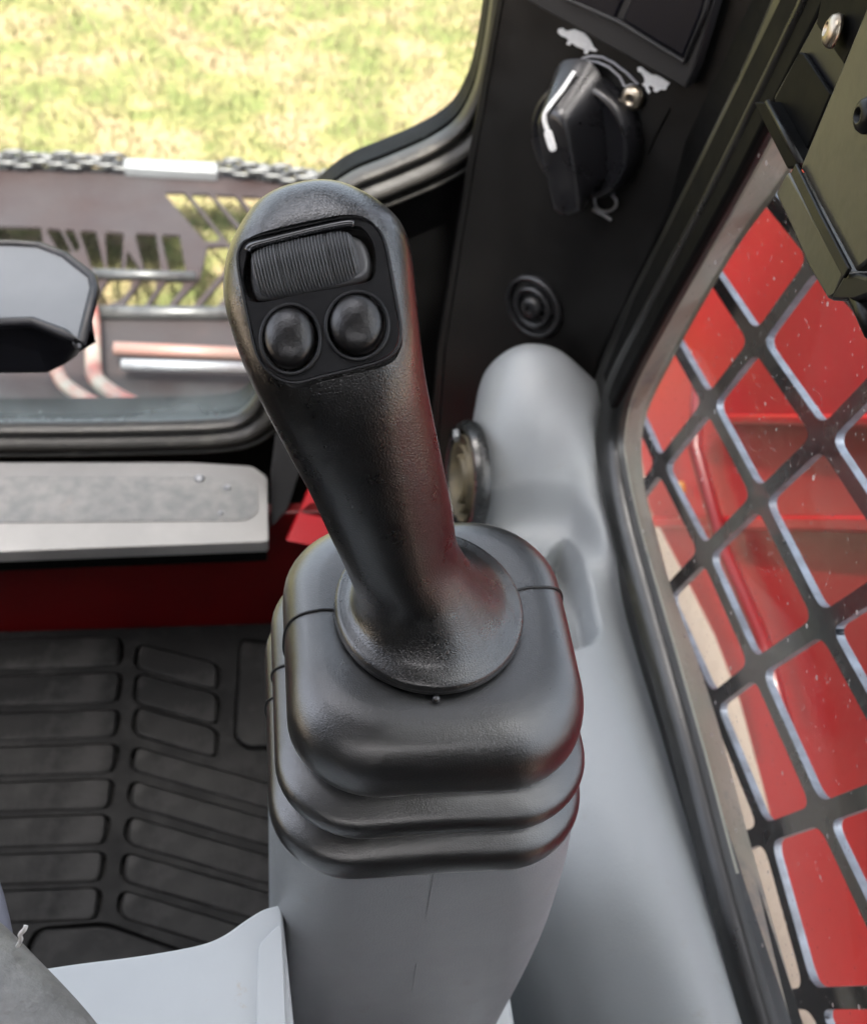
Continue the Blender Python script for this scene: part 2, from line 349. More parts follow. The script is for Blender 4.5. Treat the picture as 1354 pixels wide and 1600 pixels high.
# ================================================================ FRONT OF THE CAB
YW = .78
def W(x, y, yy=YW): return V(x, y, 1, yy)
gl = [(-700, 662), (-40, 662), (200, 660), (345, 655), (385, 640), (405, 610), (418, 565), (432, 480), (462, 380), (500, 315), (548, 276), (605, 252), (672, 222), (716, 190), (742, 142), (755, 90), (765, 30), (776, -60), (800, -260)]
gp = cr([W(*q) for q in gl], 8)
gp2 = [A(p[0], p[2]) for p in gp]
path = arclen(np.array(gp2), 220)
def sweep_plane(path, prof, yref):
    """profile (offset outwards, height towards the cab) swept along an x-z path on a plane of constant y"""
    rows = []
    for i in range(len(path)):
        t = path[min(i+2, len(path)-1)]-path[max(i-2, 0)]; t = t/np.linalg.norm(t); nn = A(t[1], -t[0])
        rows.append([A(path[i][0]+nn[0]*o_, yref-h, path[i][1]+nn[1]*o_) for o_, h in prof])
    return grid_bm(rows)[0]
win = empty('front_window', W(100, 640), 'rounded front cab window in ribbed black rubber seal, looking onto grass', 'window')
prof = [(-.001, -.004), (-.001, .006), (.001, .010), (.004, .0095), (.006, .006), (.008, .004), (.011, .008), (.015, .012), (.019, .012), (.022, .008), (.0235, .003), (.026, .002), (.027, .007), (.029, .0085), (.031, .006), (.031, -.004)]
pr = [tuple(p) for p in cr(prof, 3)]
put('seal', sweep_plane(path, pr, YW), SEALL, win, smooth=True)
# glass pane
top = W(800, -500); pane = [A(p[0], YW, p[1]) for p in path] + [A(.35, YW, .37), A(-.60, YW, .37)]
bm = bmesh.new(); bm.faces.new([bm.verts.new(p) for p in pane]); put('pane', bm, GLASSF, win)
# the black steel front wall round the window
outer = [A(-.75, YW+.012, -.86), A(.30, YW+.012, -.86), A(.42, YW+.012, .395), A(-.78, YW+.012, .395)]
hole = [A(p[0], YW+.012, p[1]) for p in path] + [A(.35, YW+.012, .37), A(-.60, YW+.012, .37)]
put('front_wall', slab(outer, A(0, .02, 0), [hole]), BLACK)
tag(bpy.data.objects['front_wall'], 'black steel front wall of the cab surrounding the window', 'wall', kind='structure')

# sill
SZ = -.70
sill = empty('door_sill', V(200, 800, 2, SZ), 'worn pale metal step sill with grey grit strip below the front window', 'sill')
def S(x, y, z=SZ): return V(x, y, 2, z)
sp = [S(-300, 742), S(0, 722), S(300, 722), S(395, 728), S(418, 745), S(420, 846), S(0, 862), S(-300, 872)]
put('tread_plate', slab(roundpoly(sp, .004, 3), A(0, 0, -.012)), SILLM, sill, bevel=.003)
gt = [S(-300, 748, SZ+.001), S(0, 744, SZ+.001), S(330, 744, SZ+.001), S(402, 756, SZ+.001), S(404, 800, SZ+.001), S(385, 813, SZ+.001), S(0, 816, SZ+.001), S(-300, 818, SZ+.001)]
put('grip_strip', slab(roundpoly(gt, .006, 4), A(0, 0, -.003)), GRIP, sill, bevel=.0006, seg=2)
e0 = S(418, 849, SZ-.013); e1 = S(-300, 874, SZ-.013)
put('edge_trim', slab([e0, e1, e1+A(0, 0, -.022), e0+A(0, 0, -.022)], A(0, .02, 0)), BLACK, sill, bevel=.002)
for (sx, sy, r) in ((312, 748, .0045), (355, 762, .003), (345, 802, .0025)):
    c = S(sx, sy, SZ+.0012); put('paint_drip', lathe(c, A(0, 0, 1), [(r, 0), (r*.8, r*.35), (r*.3, r*.6), (0, r*.62)], 14), STEELW, sill, smooth=True)

# red bulkhead below the sill
YR = .70
rp = [V(-400, 846, 1, YR), V(560, 846, 1, YR), V(620, 1000, 1, YR), V(-400, 1000, 1, YR)]
zb = -.862
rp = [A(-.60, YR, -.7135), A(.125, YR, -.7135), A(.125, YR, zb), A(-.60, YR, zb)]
tag(put('bulkhead_panel', slab(rp, A(0, .012, 0)), REDIN, bevel=.002), 'red bulkhead with shade painted into its colour, between the sill and the floor mat', 'panel')
# red corner gusset right of the sill
gn = A(0, -1, .35)
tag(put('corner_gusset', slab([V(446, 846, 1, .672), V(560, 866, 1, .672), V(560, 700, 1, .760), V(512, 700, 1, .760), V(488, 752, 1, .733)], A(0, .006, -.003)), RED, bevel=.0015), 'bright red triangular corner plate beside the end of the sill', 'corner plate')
ds = [V(424, 745, 1, .70), V(424, 826, 1, .69), V(450, 795, 1, .70), V(480, 700, 1, .745), V(474, 650, 1, .765), V(430, 690, 1, .757)]
tag(put('sill_bracket', slab([A(*p) for p in ds], A(0, .010, 0)), BEZEL, bevel=.002), 'dark grey bracket joining the sill end to the red corner', 'bracket')

# ================================================================ FLOOR MAT
FZ = -.85
tag(put('floor', box(A(-.17, .08, FZ-.025), (.90, 1.36, .02)), BLACK), None, None, kind='structure')
fm = empty('floor_mat', V(200, 1300, 2, FZ), 'black rubber cab floor mat with raised dusty tread bars', 'floor mat')
def T(x, y, z=FZ): return V(x, y, 2, z)
pads = []
def pad(pts, r=.006): pads.append([T(*p) for p in pts])
for (x, ya, yb, tlt) in ((187, 1050, 1096, 0), (184, 1108, 1150, 0), (181, 1161, 1206, 0), (174, 1216, 1262, 0), (167, 1271, 1318, 0), (161, 1329, 1376, 0), (154, 1386, 1436, 0)):
    pad([(-160, ya+12), (x, ya), (x-6, yb), (-160, yb+10)])
for (x, ya, yb, xr, dy) in ((219, 1005, 1042, 338, 32), (217, 1052, 1096, 338, 32), (216, 1104, 1146, 336, 34), (213, 1166, 1203, 470, 72), (209, 1219, 1258, 470, 75), (204, 1275, 1317, 470, 76), (198, 1331, 1376, 470, 78), (193, 1390, 1432, 470, 84)):
    pad([(x, ya), (xr, ya+dy), (xr, yb+dy+2), (x-5, yb)])
pad([(376, 1000), (470, 1010), (470, 1165), (385, 1165), (368, 1150)])
pad([(60, 1452), (165, 1446), (300, 1492), (300, 1560), (20, 1560)])
pad([(-160, 1000), (187, 995), (186, 1038), (-160, 1050)])
def scale_poly(P, k):
    c = np.mean(P, 0); return [c+(p-c)*(1+k/np.linalg.norm(p-c)) for p in P]
for P in pads:
    # each raised bar with its own gutter round it
    o1 = roundpoly(P, .007, 4)
    bm = bmesh.new(); c = np.mean(o1, 0)
    levels = [(.0, -.008), (.0, -.0005), (-.0012, .0006), (-.0035, .0006)]
    put('tread_bar', slab(o1, A(0, 0, -.008)), MATP, fm, bevel=.0018, seg=3)
big = [A(-.60, .05, FZ), A(.22, .05, FZ), A(.22, .697, FZ), A(-.60, .697, FZ)]
holes = [roundpoly(scale_poly(P, .0042), .010, 4) for P in pads]
put('mat_base', slab([p+A(0, 0, -.001) for p in big], A(0, 0, -.007), [[p+A(0, 0, -.001) for p in h] for h in holes]), MATR, fm, bevel=.0012, seg=2)
put('mat_backing', box(A(-.19, .373, FZ-.0095), (.82, .646, .002)), MATR, fm)

# ================================================================ PILLAR WITH KNOB
Pa, Pb, Pc = V(770, 0, 1, .76), V(680, 540, 1, .76), V(930, 590, 0, .245)
PNn = nrm(np.cross(Pb-Pa, Pc-Pa));
if PNn @ Pa > 0: PNn = -PNn
def Q(x, y, h=0): return PN(x, y, PNn, Pa+PNn*h)
pil = empty('corner_pillar', Q(800, 820), 'smooth black corner pillar cover between the front and side windows', 'pillar')
pp = [(781, -60), (768, 20), (725, 262), (681, 540), (655, 860), (700, 900), (905, 700), (937, 565), (1172, 77), (1240, -60)]
put('cover_panel', slab([Q(*p) for p in pp], -PNn*.03), PILLAR, pil, bevel=.0035, seg=4)
lp = [(796, -60), (783, 20), (740, 262), (696, 540), (672, 860), (668, 860), (692.5, 540), (736.5, 262), (779.5, 20), (792, -60)]
put('edge_moulding', slab([Q(*p, .0001) for p in lp], PNn*.0009), PILLAR, pil, bevel=.0004, seg=2)
# seam on the right side of the cover
put('seam', tube([Q(1046, 170, .0004), Q(1022, 215, .0004), (Q(1012, 240, .0004))], .0006, 6), BLACK, pil)

# switch bank at the top
sb = empty('switch_bank', Q(960, 60), 'charcoal switch bezel at the top of the pillar above the animal symbols', 'switch panel')
b0 = [(790, -80), (824, 2), (1070, 139), (1084, 108), (1140, -80)]
w1 = [(858, -70), (878, -4), (958, 40), (985, -20), (1000, -70)]
w2 = [(1006, -70), (990, -20), (966, 34), (1068, 97), (1100, 20), (1124, -70)]
def shrink(P, k):
    c = np.mean(P, 0); return [tuple(c+(np.array(p)-c)*k) for p in P]
put('bezel', slab([Q(*p, .012) for p in b0], -PNn*.011, [[Q(*p, .012) for p in w1], [Q(*p, .012) for p in w2]][:0]), BEZEL, sb, bevel=.0012)
for wq in (w1, w2):
    put('rocker', slab([Q(*p, .0135) for p in shrink(wq, .95)], -PNn*.004), SWITCH, sb, bevel=.002)
put('rim', tube([Q(x, y, .0135) for x, y in ((1124, -70), (1100, 20), (1068, 97), (966, 34), (878, -4), (858, -70))], .0014, 8), BEZEL, sb, smooth=True)

# throttle knob
kc = Q(921, 212); kn = empty('throttle_knob', kc, 'large black rotary knob with bent white pointer line on the pillar', 'knob')
ka = nrm(Q(1003, 212)-Q(830, 212)); ka = nrm(ka-PNn*(ka@PNn)); kb = np.cross(PNn, ka)
kr = .0385
put('dial', lathe(kc, PNn, [(kr*1.0, -.001), (kr*1.02, .002), (kr*1.0, .007), (kr*.955, .0125), (kr*.90, .0145), (kr*.84, .0135), (kr*.70, .0115), (kr*.3, .0105), (0, .0105)], 64, ka, b=kb), KNOBM, kn, smooth=True)
def K(x, y, h): return PN(x, y, PNn, Pa+PNn*h)
# handle bar across the dial: high flat top, sloping nose
ht = .034
top = [(846, 176), (858, 168), (878, 176), (892, 210), (908, 318), (905, 330), (888, 337), (872, 333), (864, 316), (842, 205)]
bot = [(868, 108), (895, 92), (925, 100), (950, 150), (958, 255), (950, 278), (903, 318), (878, 318), (858, 290), (850, 190)]
Tp = arclen(cr([K(*p, ht) for p in top], 6, True).tolist()+[K(*top[0], ht)], 61)[:-1]
Bp = arclen(cr([K(*p, .006) for p in bot], 6, True).tolist()+[K(*bot[0], .006)], 61)[:-1]
ct = Tp.mean(0)
rows = [Bp]+[Bp*(1-s)+Tp*s for s in (.25, .5, .75, .92)]
rows += [Tp*(1-s)+ct*s + PNn*d for s, d in ((.02, .0012), (.10, .0024), (.22, .0028), (.6, .0020))]
bm, vs = grid_bm(rows, True); cap(bm, vs[-1]); put('handle', bm, KNOBM, kn, smooth=True)
# groove on the right of the handle
put('groove', slab(roundpoly([K(905, 146, .0122), K(914, 150, .0122), K(935, 210, .0122), K(947, 262, .0122), K(944, 282, .0122), K(932, 240, .0122)], .002, 3), PNn*.0006), BLACK, kn)
# white pointer, laid on the sloping nose and the top
pt = [K(898, 113, .0150), K(880, 140, .024), K(858, 168, .0352), K(852, 178, .0368), K(852, 190, .0372), K(856, 203, .0374)]
pt2 = [K(856, 203, .0374), K(861, 220, .0374), K(866, 236, .0374)]
def ribbon(path, w_, hgt, bm=None):
    path = [A(*p) for p in path]; rows = []
    for i, p in enumerate(path):
        t = nrm(path[min(i+1, len(path)-1)]-path[max(i-1, 0)]); s = nrm(np.cross(t, PNn)); u = nrm(np.cross(s, t))
        ww = w_[i] if hasattr(w_, '__len__') else w_
        rows.append([p+s*ww, p+s*ww+u*hgt, p-s*ww+u*hgt, p-s*ww])
    bm, vs = grid_bm(rows, True, False, bm); cap(bm, vs[0]); cap(bm, vs[-1]); return bm
put('pointer', ribbon(cr(pt, 4), .0014, .0018), WHITE, kn, bevel=.0004, seg=2)
put('pointer_tip', ribbon(cr(pt2, 4), [.0020]+[.0030]*6+[.0026, .0016], .0018), WHITE, kn, bevel=.0006, seg=2)

# printed symbols, raised a hair off the cover
def A1(p): return (780+p[0]*.225, 20+p[1]*.225)
tur = [(410, 110), (440, 105), (462, 125), (485, 122), (520, 112), (590, 140), (630, 185), (655, 238), (682, 262), (665, 268), (622, 258), (612, 285), (588, 280), (592, 255), (535, 232), (500, 205), (490, 225), (466, 218), (480, 190), (466, 172), (430, 158), (408, 135)]
rab = [(960, 378), (985, 374), (1012, 400), (1055, 428), (1090, 432), (1130, 452), (1183, 488), (1165, 510), (1155, 535), (1120, 532), (1090, 552), (1068, 540), (1075, 520), (1045, 500), (1036, 520), (1050, 545), (1040, 562), (1022, 540), (1012, 512), (990, 498), (1008, 480), (1008, 452), (985, 415), (962, 405)]
tag(put('tortoise_symbol', slab([Q(*A1(p), .0002) for p in tur], PNn*.0005), WHITE), 'white tortoise symbol printed above the knob, upper left of the arc', 'symbol')
tag(put('hare_symbol', slab([Q(*A1(p), .0002) for p in rab], PNn*.0005), WHITE), 'white running hare symbol printed right of the arc, above the screw', 'symbol')
arc = [(560, 330), (575, 318), (640, 300), (715, 308), (790, 345), (880, 415), (960, 498), (915, 502), (868, 512), (835, 445), (762, 378), (680, 343), (600, 336)]
arc = [Q(*A1(p), .0006) for p in arc]
tag(put('speed_arc', tube(arc, .0009, 6, closed=True), GREYPRINT, smooth=True), 'grey outlined tapering arc printed between tortoise and hare', 'symbol')
ring = [(725, 1245), (680, 1262), (660, 1300), (675, 1345), (715, 1375), (765, 1375), (805, 1345), (808, 1300), (785, 1270), (795, 1240), (765, 1232)]
lo = empty('idle_symbol', Q(950, 330), 'small grey open circle with a bar printed below the knob', 'symbol')
put('open_ring', tube(cr([Q(*A1(p), .0006) for p in ring], 4), .0011, 6), GREYPRINT, lo, smooth=True)
put('bar', tube([Q(*A1(p), .0006) for p in ((650, 1362), (712, 1395), (775, 1436))], .0014, 6), GREYPRINT, lo, smooth=True)
def screw(name, c, n_, r, label, m=SCREW, grp=None, parent=None):
    s_ = empty(name, c, label, 'screw', grp)
    put('head', lathe(c, n_, [(r, 0), (r*1.02, r*.25), (r*.85, r*.55), (r*.5, r*.72), (r*.42, r*.72), (r*.38, r*.35), (0, r*.3)], 28), m, s_, smooth=True)
    a_ = nrm(np.cross(n_, A(0, 0, 1))); b_ = np.cross(n_, a_)
    put('hex_socket', slab(ringpts(c+n_*r*.36, a_*r*.36, b_*r*.36, 6), n_*r*.05), DARKHOLE, s_)
    return s_
screw('socket_screw', Q(990, 152, .001), PNn, .0075, 'small brassy socket screw in the black cover beside the hare symbol')

# blanking plug with rings
c = Q(835, 478); pg = empty('blanking_plug', c, 'round black plug with concentric rings on the pillar below the knob', 'plug')
r = .0240
put('outer_ring', lathe(c, PNn, [(r, 0), (r, .003), (r*.93, .0042), (r*.85, .0035), (r*.82, .0006), (0, .0005)], 48), PLATE, pg, smooth=True, angle=50)
put('inner_ring', lathe(c, PNn, [(r*.66, 0), (r*.66, .004), (r*.60, .005), (r*.50, .004), (r*.48, .001), (0, .001)], 40), PLATE, pg, smooth=True, angle=50)
put('centre_boss', lathe(c, PNn, [(r*.36, 0), (r*.34, .006), (r*.26, .0075), (r*.14, .0075), (r*.12, .0055), (0, .0055)], 32), PLATE, pg, smooth=True, angle=50)

# ================================================================ SIDE CONSOLE
def RAIL(x, y): return V(x, y, 0, .237)
rows = [
 [D(752, 640, .93), D(768, 590, .90), D(797, 556, .87), D(832, 544, .865), D(878, 556, .865), D(925, 600, .87), D(948, 625, .89)],
 [D(742, 640, .93), D(757, 583, .865), D(790, 550, .84), D(830, 539, .832), D(877, 551, .832), D(930, 597, .84), D(955, 620, .86)],
 [D(738, 665, .93), D(748, 618, .86), D(782, 590, .826), D(830, 580, .815), D(882, 590, .818), D(934, 630, .83), D(960, 645, .86)],
 [D(730, 715, .93), D(737, 690, .86), D(768, 665, .825), D(830, 655, .811), D(886, 665, .816), D(932, 685, .83), D(955, 690, .85)],
 [D(716, 770, .93), D(727, 765, .86), D(765, 755, .833), D(830, 745, .822), D(888, 750, .822), D(936, 770, .82), D(962, 775, .84)],
 [D(700, 850, .94), D(716, 850, .87), D(765, 845, .845), D(830, 840, .835), D(890, 840, .825), D(947, 840, .80), D(972, 840, .82)]]
def xz(Y, L, rail): return [A(x, Y, z) for x, z in L]+[rail, rail+A(.02, 0, -.012)]
L1r = np.array([V(x, y, 0, .2375) for x, y in [(930, 720), (946, 820), (985, 975), (1050, 1190), (1110, 1390), (1175, 1600), (1245, 1830), (1330, 2100)]])
def railY(Y, z=None):
    q = L1r[np.argsort(L1r[:, 1])]; return A(.2375, Y, np.interp(Y, q[:, 1], q[:, 2])-.0005)
rows += [
 xz(.470, [(.10, -.86), (.115, -.66), (.130, -.603), (.16, -.583), (.195, -.575)], railY(.48)),
 xz(.380, [(.122, -.86), (.128, -.66), (.142, -.603), (.168, -.582), (.200, -.574)], railY(.38)),
 xz(.300, [(.135, -.86), (.142, -.68), (.157, -.618), (.180, -.588), (.207, -.575)], railY(.30)),
 xz(.230, [(.146, -.86), (.153, -.70), (.168, -.632), (.189, -.595), (.211, -.577)], railY(.23)),
 xz(.160, [(.150, -.86), (.157, -.71), (.172, -.638), (.192, -.598), (.212, -.578)], railY(.16)),
 xz(.02, [(.150, -.86), (.157, -.72), (.172, -.64), (.193, -.60), (.213, -.579)], railY(.02, -.566))]
rows = np.array(rows)
g1 = np.array([cr(r_, 20) for r_ in rows])                  # along columns
g2 = np.array([cr(g1[:, j], 60) for j in range(g1.shape[1])]).transpose(1, 0, 2)
# pocket moulded into the console, right behind the boot
pk = [S(862, 838, -.58), S(885, 822, -.58), S(905, 850, -.578), S(930, 940, -.577), S(938, 985, -.577), S(915, 1015, -.577), S(840, 1030, -.58), S(800, 960, -.585)]
pk2 = np.array([(p[0], p[1]) for p in roundpoly(pk, .010, 5)])
def sdist(p):
    d = 1e9; inside = False; n_ = len(pk2)
    for i in range(n_):
        a, b = pk2[i], pk2[(i+1) % n_]; ab = b-a; t = max(0, min(1, (p-a)@ab/(ab@ab))); d = min(d, np.linalg.norm(p-a-ab*t))
        if (a[1] > p[1]) != (b[1] > p[1]) and p[0] < (b[0]-a[0])*(p[1]-a[1])/(b[1]-a[1])+a[0]: inside = not inside
    return d if inside else -d
for i in range(g2.shape[0]):
    for j in range(g2.shape[1]):
        p = g2[i, j]
        if .38 < p[1] < .60 and p[2] < -.55 and p[2] > -.64 and p[0] > .13:
            t = (sdist(p[:2])+.001)/.0065; t = max(0, min(1, t)); g2[i, j, 2] -= .030*t*t*(3-2*t)
bm, _ = grid_bm(g2)
con = put('side_console', bm, GREY, smooth=True)
tag(con, 'grey moulded plastic side console rising into a rounded column by the window', 'console')

# round vent on the left flank of the column
vc = D(727, 748, .845); vn = nrm(-R*.955-F*.25-U*.02)
va = nrm(np.cross(vn, U)); vb = nrm(np.cross(vn, va)); 
ven = empty('air_vent', vc, 'round black air vent with tan louvres on the left flank of the grey column', 'vent')
put('ring', lathe(vc-vn*.006, vn, [(.040, 0), (.0405, .006), (.0385, .010), (.035, .010), (.0335, .004), (.0335, .001), (0, .001)], 56, va, b=vb), VENTB, ven, smooth=True, angle=45)
for k, rr in enumerate((.031, .024, .017)):
    put('louvre', lathe(vc-vn*.006, vn, [(rr, .002), (rr, .0075+.0015*k), (rr-.0012, .0095+.0015*k), (rr-.004, .006+.0015*k), (0, .004+.001*k)], 48, va, b=vb), VENTG, ven, smooth=True, angle=60)
put('clip', box(vc+vb*-.030+vn*.006, (.004, .008, .006)), STEELW, ven, bevel=.001)

# ================================================================ SIDE WINDOW
def X(x, y, xx=.237): return V(x, y, 0, xx)
L1 = [(1330, -330), (1194, 40), (1070, 300), (975, 490), (935, 590), (926, 660), (930, 720), (946, 820), (985, 975), (1050, 1190), (1110, 1390), (1175, 1600), (1245, 1830)]
L2 = [(1405, -250), (1268, 28), (1140, 280), (1030, 480), (968, 600), (951, 680), (955, 730), (972, 815), (1007, 943), (1068, 1162), (1122, 1370), (1185, 1595), (1255, 1825)]
L3 = [(1415, -245), (1278, 30), (1150, 284), (1038, 488), (978, 605), (961, 680), (964, 728), (981, 812), (1016, 940), (1078, 1160), (1132, 1366), (1196, 1592), (1266, 1822)]
L4 = [(1445, -120), (1330, 100), (1224, 272), (1142, 388), (1050, 550), (1005, 650), (1002, 740), (1026, 840), (1050, 926), (1108, 1090), (1170, 1315), (1240, 1560), (1310, 1800)]
L4i = L4
def rail3(Lp, xx): return arclen(cr([X(*p, xx) for p in Lp], 10), 160)
def lerp(a, b, t): return a*(1-t)+b*t
r1, r2, r3 = rail3(L1, .240), rail3(L2, .240), rail3(L3, .240)
def bulge(P, dx): q = P.copy(); q[:, 0] += dx; return q
prof_r = [bulge(r1, .02), bulge(r1, .002), bulge(lerp(r1, r2, .06), -.003), bulge(lerp(r1, r2, .2), -.0045), bulge(lerp(r1, r2, .5), -.004), bulge(lerp(r1, r2, .62), -.003), bulge(lerp(r1, r2, .68), .0015), bulge(lerp(r1, r2, .74), -.003), bulge(lerp(r1, r2, .9), -.008), bulge(r2, -.008), bulge(lerp(r2, r3, .7), -.004), bulge(r3, .001), bulge(r3, .006)]
prof_r = np.array(prof_r).transpose(1, 0, 2)
prof_r = np.array([cr(q, 3) for q in prof_r])
sw = empty('side_window', X(980, 900), 'dusty side cab window with rubber surround, wire guard seen through it', 'window')
put('seal', grid_bm(prof_r)[0], SEAL, sw, smooth=True)
gpane = list(rail3(L3, .2435)) + [A(.2435, -.25, -.56), A(.2435, -.25, .35), A(.2435, .42, .35)]
bm = bmesh.new(); bm.faces.new([bm.verts.new(p) for p in gpane]); put('pane', bm, GLASSS, sw)
# steel border of the opening behind the pane
o1, i1 = rail3(L2, .2465), rail3(L4, .286)
bd = [bulge(o1, .012), o1, lerp(o1, i1, .5), lerp(o1, i1, .93), i1, i1+A(.002, 0, -.004)]
put('border', grid_bm(np.array(bd).transpose(1, 0, 2))[0], FRAMEG, sw, smooth=True, angle=40)
# black steel side wall outside the console (blocks light below the window)
def side_poly(P, xx): return [A(xx, p[1], p[2]) for p in P]
tag(put('side_wall', slab([A(.262, -.6, -.625), A(.262, .80, -.625), A(.262, .80, -.87), A(.262, -.6, -.87)], A(.02, 0, 0)), BLACK), 'black lower side wall behind the grey console', 'wall', kind='structure')

# upright black posts between pillar and side window
def band(name, pl_, xx, dx, m, parent, bev=.002):
    return put(name, slab([X(*p, xx) for p in pl_], A(dx, 0, 0)), m, parent, bevel=bev)
po = empty('side_window_post', X(1100, 300), 'black steel post along the front edge of the side window', 'post')
band('post_face', [(1330, -330), (1215, 0), (1088, 262), (990, 462), (941, 585), (952, 640), (972, 600), (1034, 484), (1146, 282), (1272, 30), (1408, -250)], .2335, .006, FRAMEB, po)
band('post_rib', [(1375, -330), (1245, 0), (1115, 262), (1012, 462), (1020, 462), (1124, 262), (1254, 0), (1384, -330)], .2325, .0009, FRAMEB, po, .0004)
# dark gap filler behind
band('backing', [(1290, -330), (1172, 0), (1050, 262), (950, 452), (915, 575), (926, 655), (955, 640), (1060, 420), (1240, 60), (1400, -330)], .262, .02, BLACK, po, .001)

# ================================================================ GUARD (pressed steel mesh with rounded openings)
XG = .30
N0, NI, NJ = A(.3007, .6279, -.5923), A(-.0018, -.106, .0139), A(.001, -.0339, .0823)
meas = {(0,0):(1028,729),(0,1):(1106,630),(0,2):(1180,535),(1,0):(1098,865),(1,1):(1184,778),(1,2):(1283,683),(2,0):(1177,1044),(2,1):(1282,974),(2,-1):(1111,1097),(3,0):(1277,1272),(3,-1):(1194,1302),(4,-1):(1260,1560)}
def node(i, j):
    base = N0+NI*i+NJ*j
    if (i, j) in meas: p = V(*meas[(i, j)], 0, XG); return p*.85+A(XG, base[1], base[2])*.15
    # carry the correction of the nearest measured node
    k = min(meas, key=lambda q: (q[0]-i)**2+(q[1]-j)**2); b2 = N0+NI*k[0]+NJ*k[1]; p = V(*meas[k], 0, XG)
    return A(XG, base[1]+(p-b2)[1]*.7, base[2]+(p-b2)[2]*.7)
gd = empty('window_guard', A(XG, .3, -.6), 'black steel mesh guard with diamond openings outside the side window', 'guard')
cells = []
hw = .0055
for i in range(-4, 7):
    for j in range(-6, 9):
        a, b, c, d = node(i, j), node(i+1, j), node(i+1, j+1), node(i, j+1)
        ctr = (a+b+c+d)/4
        if not (-.25 < ctr[1] < .86 and -.86 < ctr[2] < .1): continue
        P = [a, b, c, d]; ins = []
        for k in range(4):
            p, q, r_ = P[k-1], P[k], P[(k+1) % 4]
            e1, e2 = nrm(p-q), nrm(r_-q); s = hw/abs(np.cross(e1, e2)[0]); ins.append(q+(e1+e2)*s)
        cells.append(roundpoly(ins, .011, 5))
outerg = [A(XG, -.36, -.95), A(XG, .98, -.95), A(XG, .98, .2), A(XG, -.36, .2)]
cells = [[A(XG, p[1], p[2]) for p in c_] for c_ in cells]
ms = put('mesh_sheet', slab(outerg, A(.0048, 0, 0), cells), GUARD, gd, bevel=.0008, seg=2)
ms.data.materials.append(EDGE)
for p_ in ms.data.polygons:
    if abs(p_.normal.x) < .5: p_.material_index = 1

# ================================================================ WINDOW LATCH COVER (top right)
def B2(p): return (1140+p[0]*.3252, p[1]*.3252)
XL = .19
lt = empty('latch_cover', X(1300, 300, XL), 'smoked olive rectangular latch cover in front of the side window', 'cover')
face = [(760, -230), (640, 70), (335, 805), (600, 1308), (690, 1230), (900, 700)]
put('cover', slab([X(*B2(p), XL) for p in face], A(.006, 0, 0)), OLIVE, lt, bevel=.0012)
sidef = [(275, 822), (216, 932), (290, 1090), (378, 1290), (466, 1440), (500, 1425), (545, 1312)]
put('side_flange', slab([X(*B2(p), XL+.001) for p in sidef], A(.010, 0, 0)), OLIVE, lt, bevel=.0012)
put('ridge', ribbon([X(*B2(p), XL-.001) for p in ((318, 812), (430, 1040), (575, 1316))], .0022, .0015), PILLAR, lt, bevel=.0006)
put('corner_block', slab([X(*B2(p), XL-.001) for p in ((545, 1316), (600, 1310), (650, 1325), (700, 1300), (720, 1400), (590, 1452), (468, 1444), (520, 1360))], A(.016, 0, 0)), BLKPL, lt, bevel=.0015)
put('stay', tube([X(*B2((600, 1400)), XL+.002), X(*B2((690, 1600)), XL+.002)], .003, 10), PILLAR, lt, smooth=True)
br = empty('latch_bracket', X(1200, 200, .20), 'angular black latch bracket above the olive cover', 'bracket')
put('arm', slab([X(*B2(p), .198) for p in ((108, 490), (178, 488), (340, 785), (325, 806), (270, 812))], A(.012, 0, 0)), FRAMEB, br, bevel=.001)
put('arm_edge', tube([X(*B2(p), .1975) for p in ((180, 490), (338, 785))], .0012, 8), PILLAR, br, smooth=True)
put('plate', slab([X(*B2(p), .206) for p in ((455, -100), (450, 20), (330, 245), (205, 470), (345, 780), (640, 160), (820, -200))], A(.012, 0, 0)), BLKPL, br, bevel=.0012)
put('plate', slab([X(*B2(p), .2035) for p in ((330, 250), (350, 255), (480, 450), (345, 770), (210, 480))], A(.002, 0, 0)), FRAMEB, br, bevel=.0006)
put('plate', slab([X(*B2(p), .2035) for p in ((455, -90), (412, 118), (545, 310), (660, 60), (800, -200))], A(.002, 0, 0)), FRAMEB, br, bevel=.0006)
sn = nrm(A(-1, -.35, .25))
screw('socket_screw', X(*B2((512, 152)), .2015), nrm(A(-1, .25, .1)), .0058, 'bright socket screw on the black latch bracket at the upper edge')
screw('socket_screw', X(*B2((668, 556)), XL-.0005), nrm(A(-1, 0, 0)), .0055, 'dark screw at the right edge of the olive latch cover', PILLAR)

# ================================================================ RED LIFT ARM OUTSIDE
XA = .52
arm = empty('lift_arm', A(XA, .3, -.9), 'big glossy red machine arm standing outside the guarded side window', 'machine arm')
lowl = [(1010, 800), (1062, 900), (1112, 1000), (1150, 1100), (1185, 1230), (1222, 1380), (1262, 1560), (1300, 1720)]
lowp = [V(x, y, 0, XA) for x, y in lowl]
prof2 = [lowp[0]+A(0, .12, .05)]+lowp+[A(XA, -.3, lowp[-1][2]-.02), A(XA, -.3, -.36), A(XA, 1.8, -.36), A(XA, 1.8, lowp[0][2]+.2)]
put('box_section', slab([A(XA, p[1], p[2]) for p in prof2], A(.16, 0, 0)), RED, arm, bevel=.012, seg=4)
def streak(name, ya, yb, x0, x1, h, m, th=.012):
    a, b = V(x0, ya, 0, XA-.012), V(x1, yb, 0, XA-.012)
    put(name, slab([a+A(0, 0, h), b+A(0, 0, h), b-A(0, 0, h), a-A(0, 0, h)], A(.011, 0, 0)), m, arm, bevel=.003)
streak('stiffener_bar', 655, 660, 1130, 1500, .007, RED)
streak('stiffener_bar', 815, 822, 1000, 1500, .010, RED)
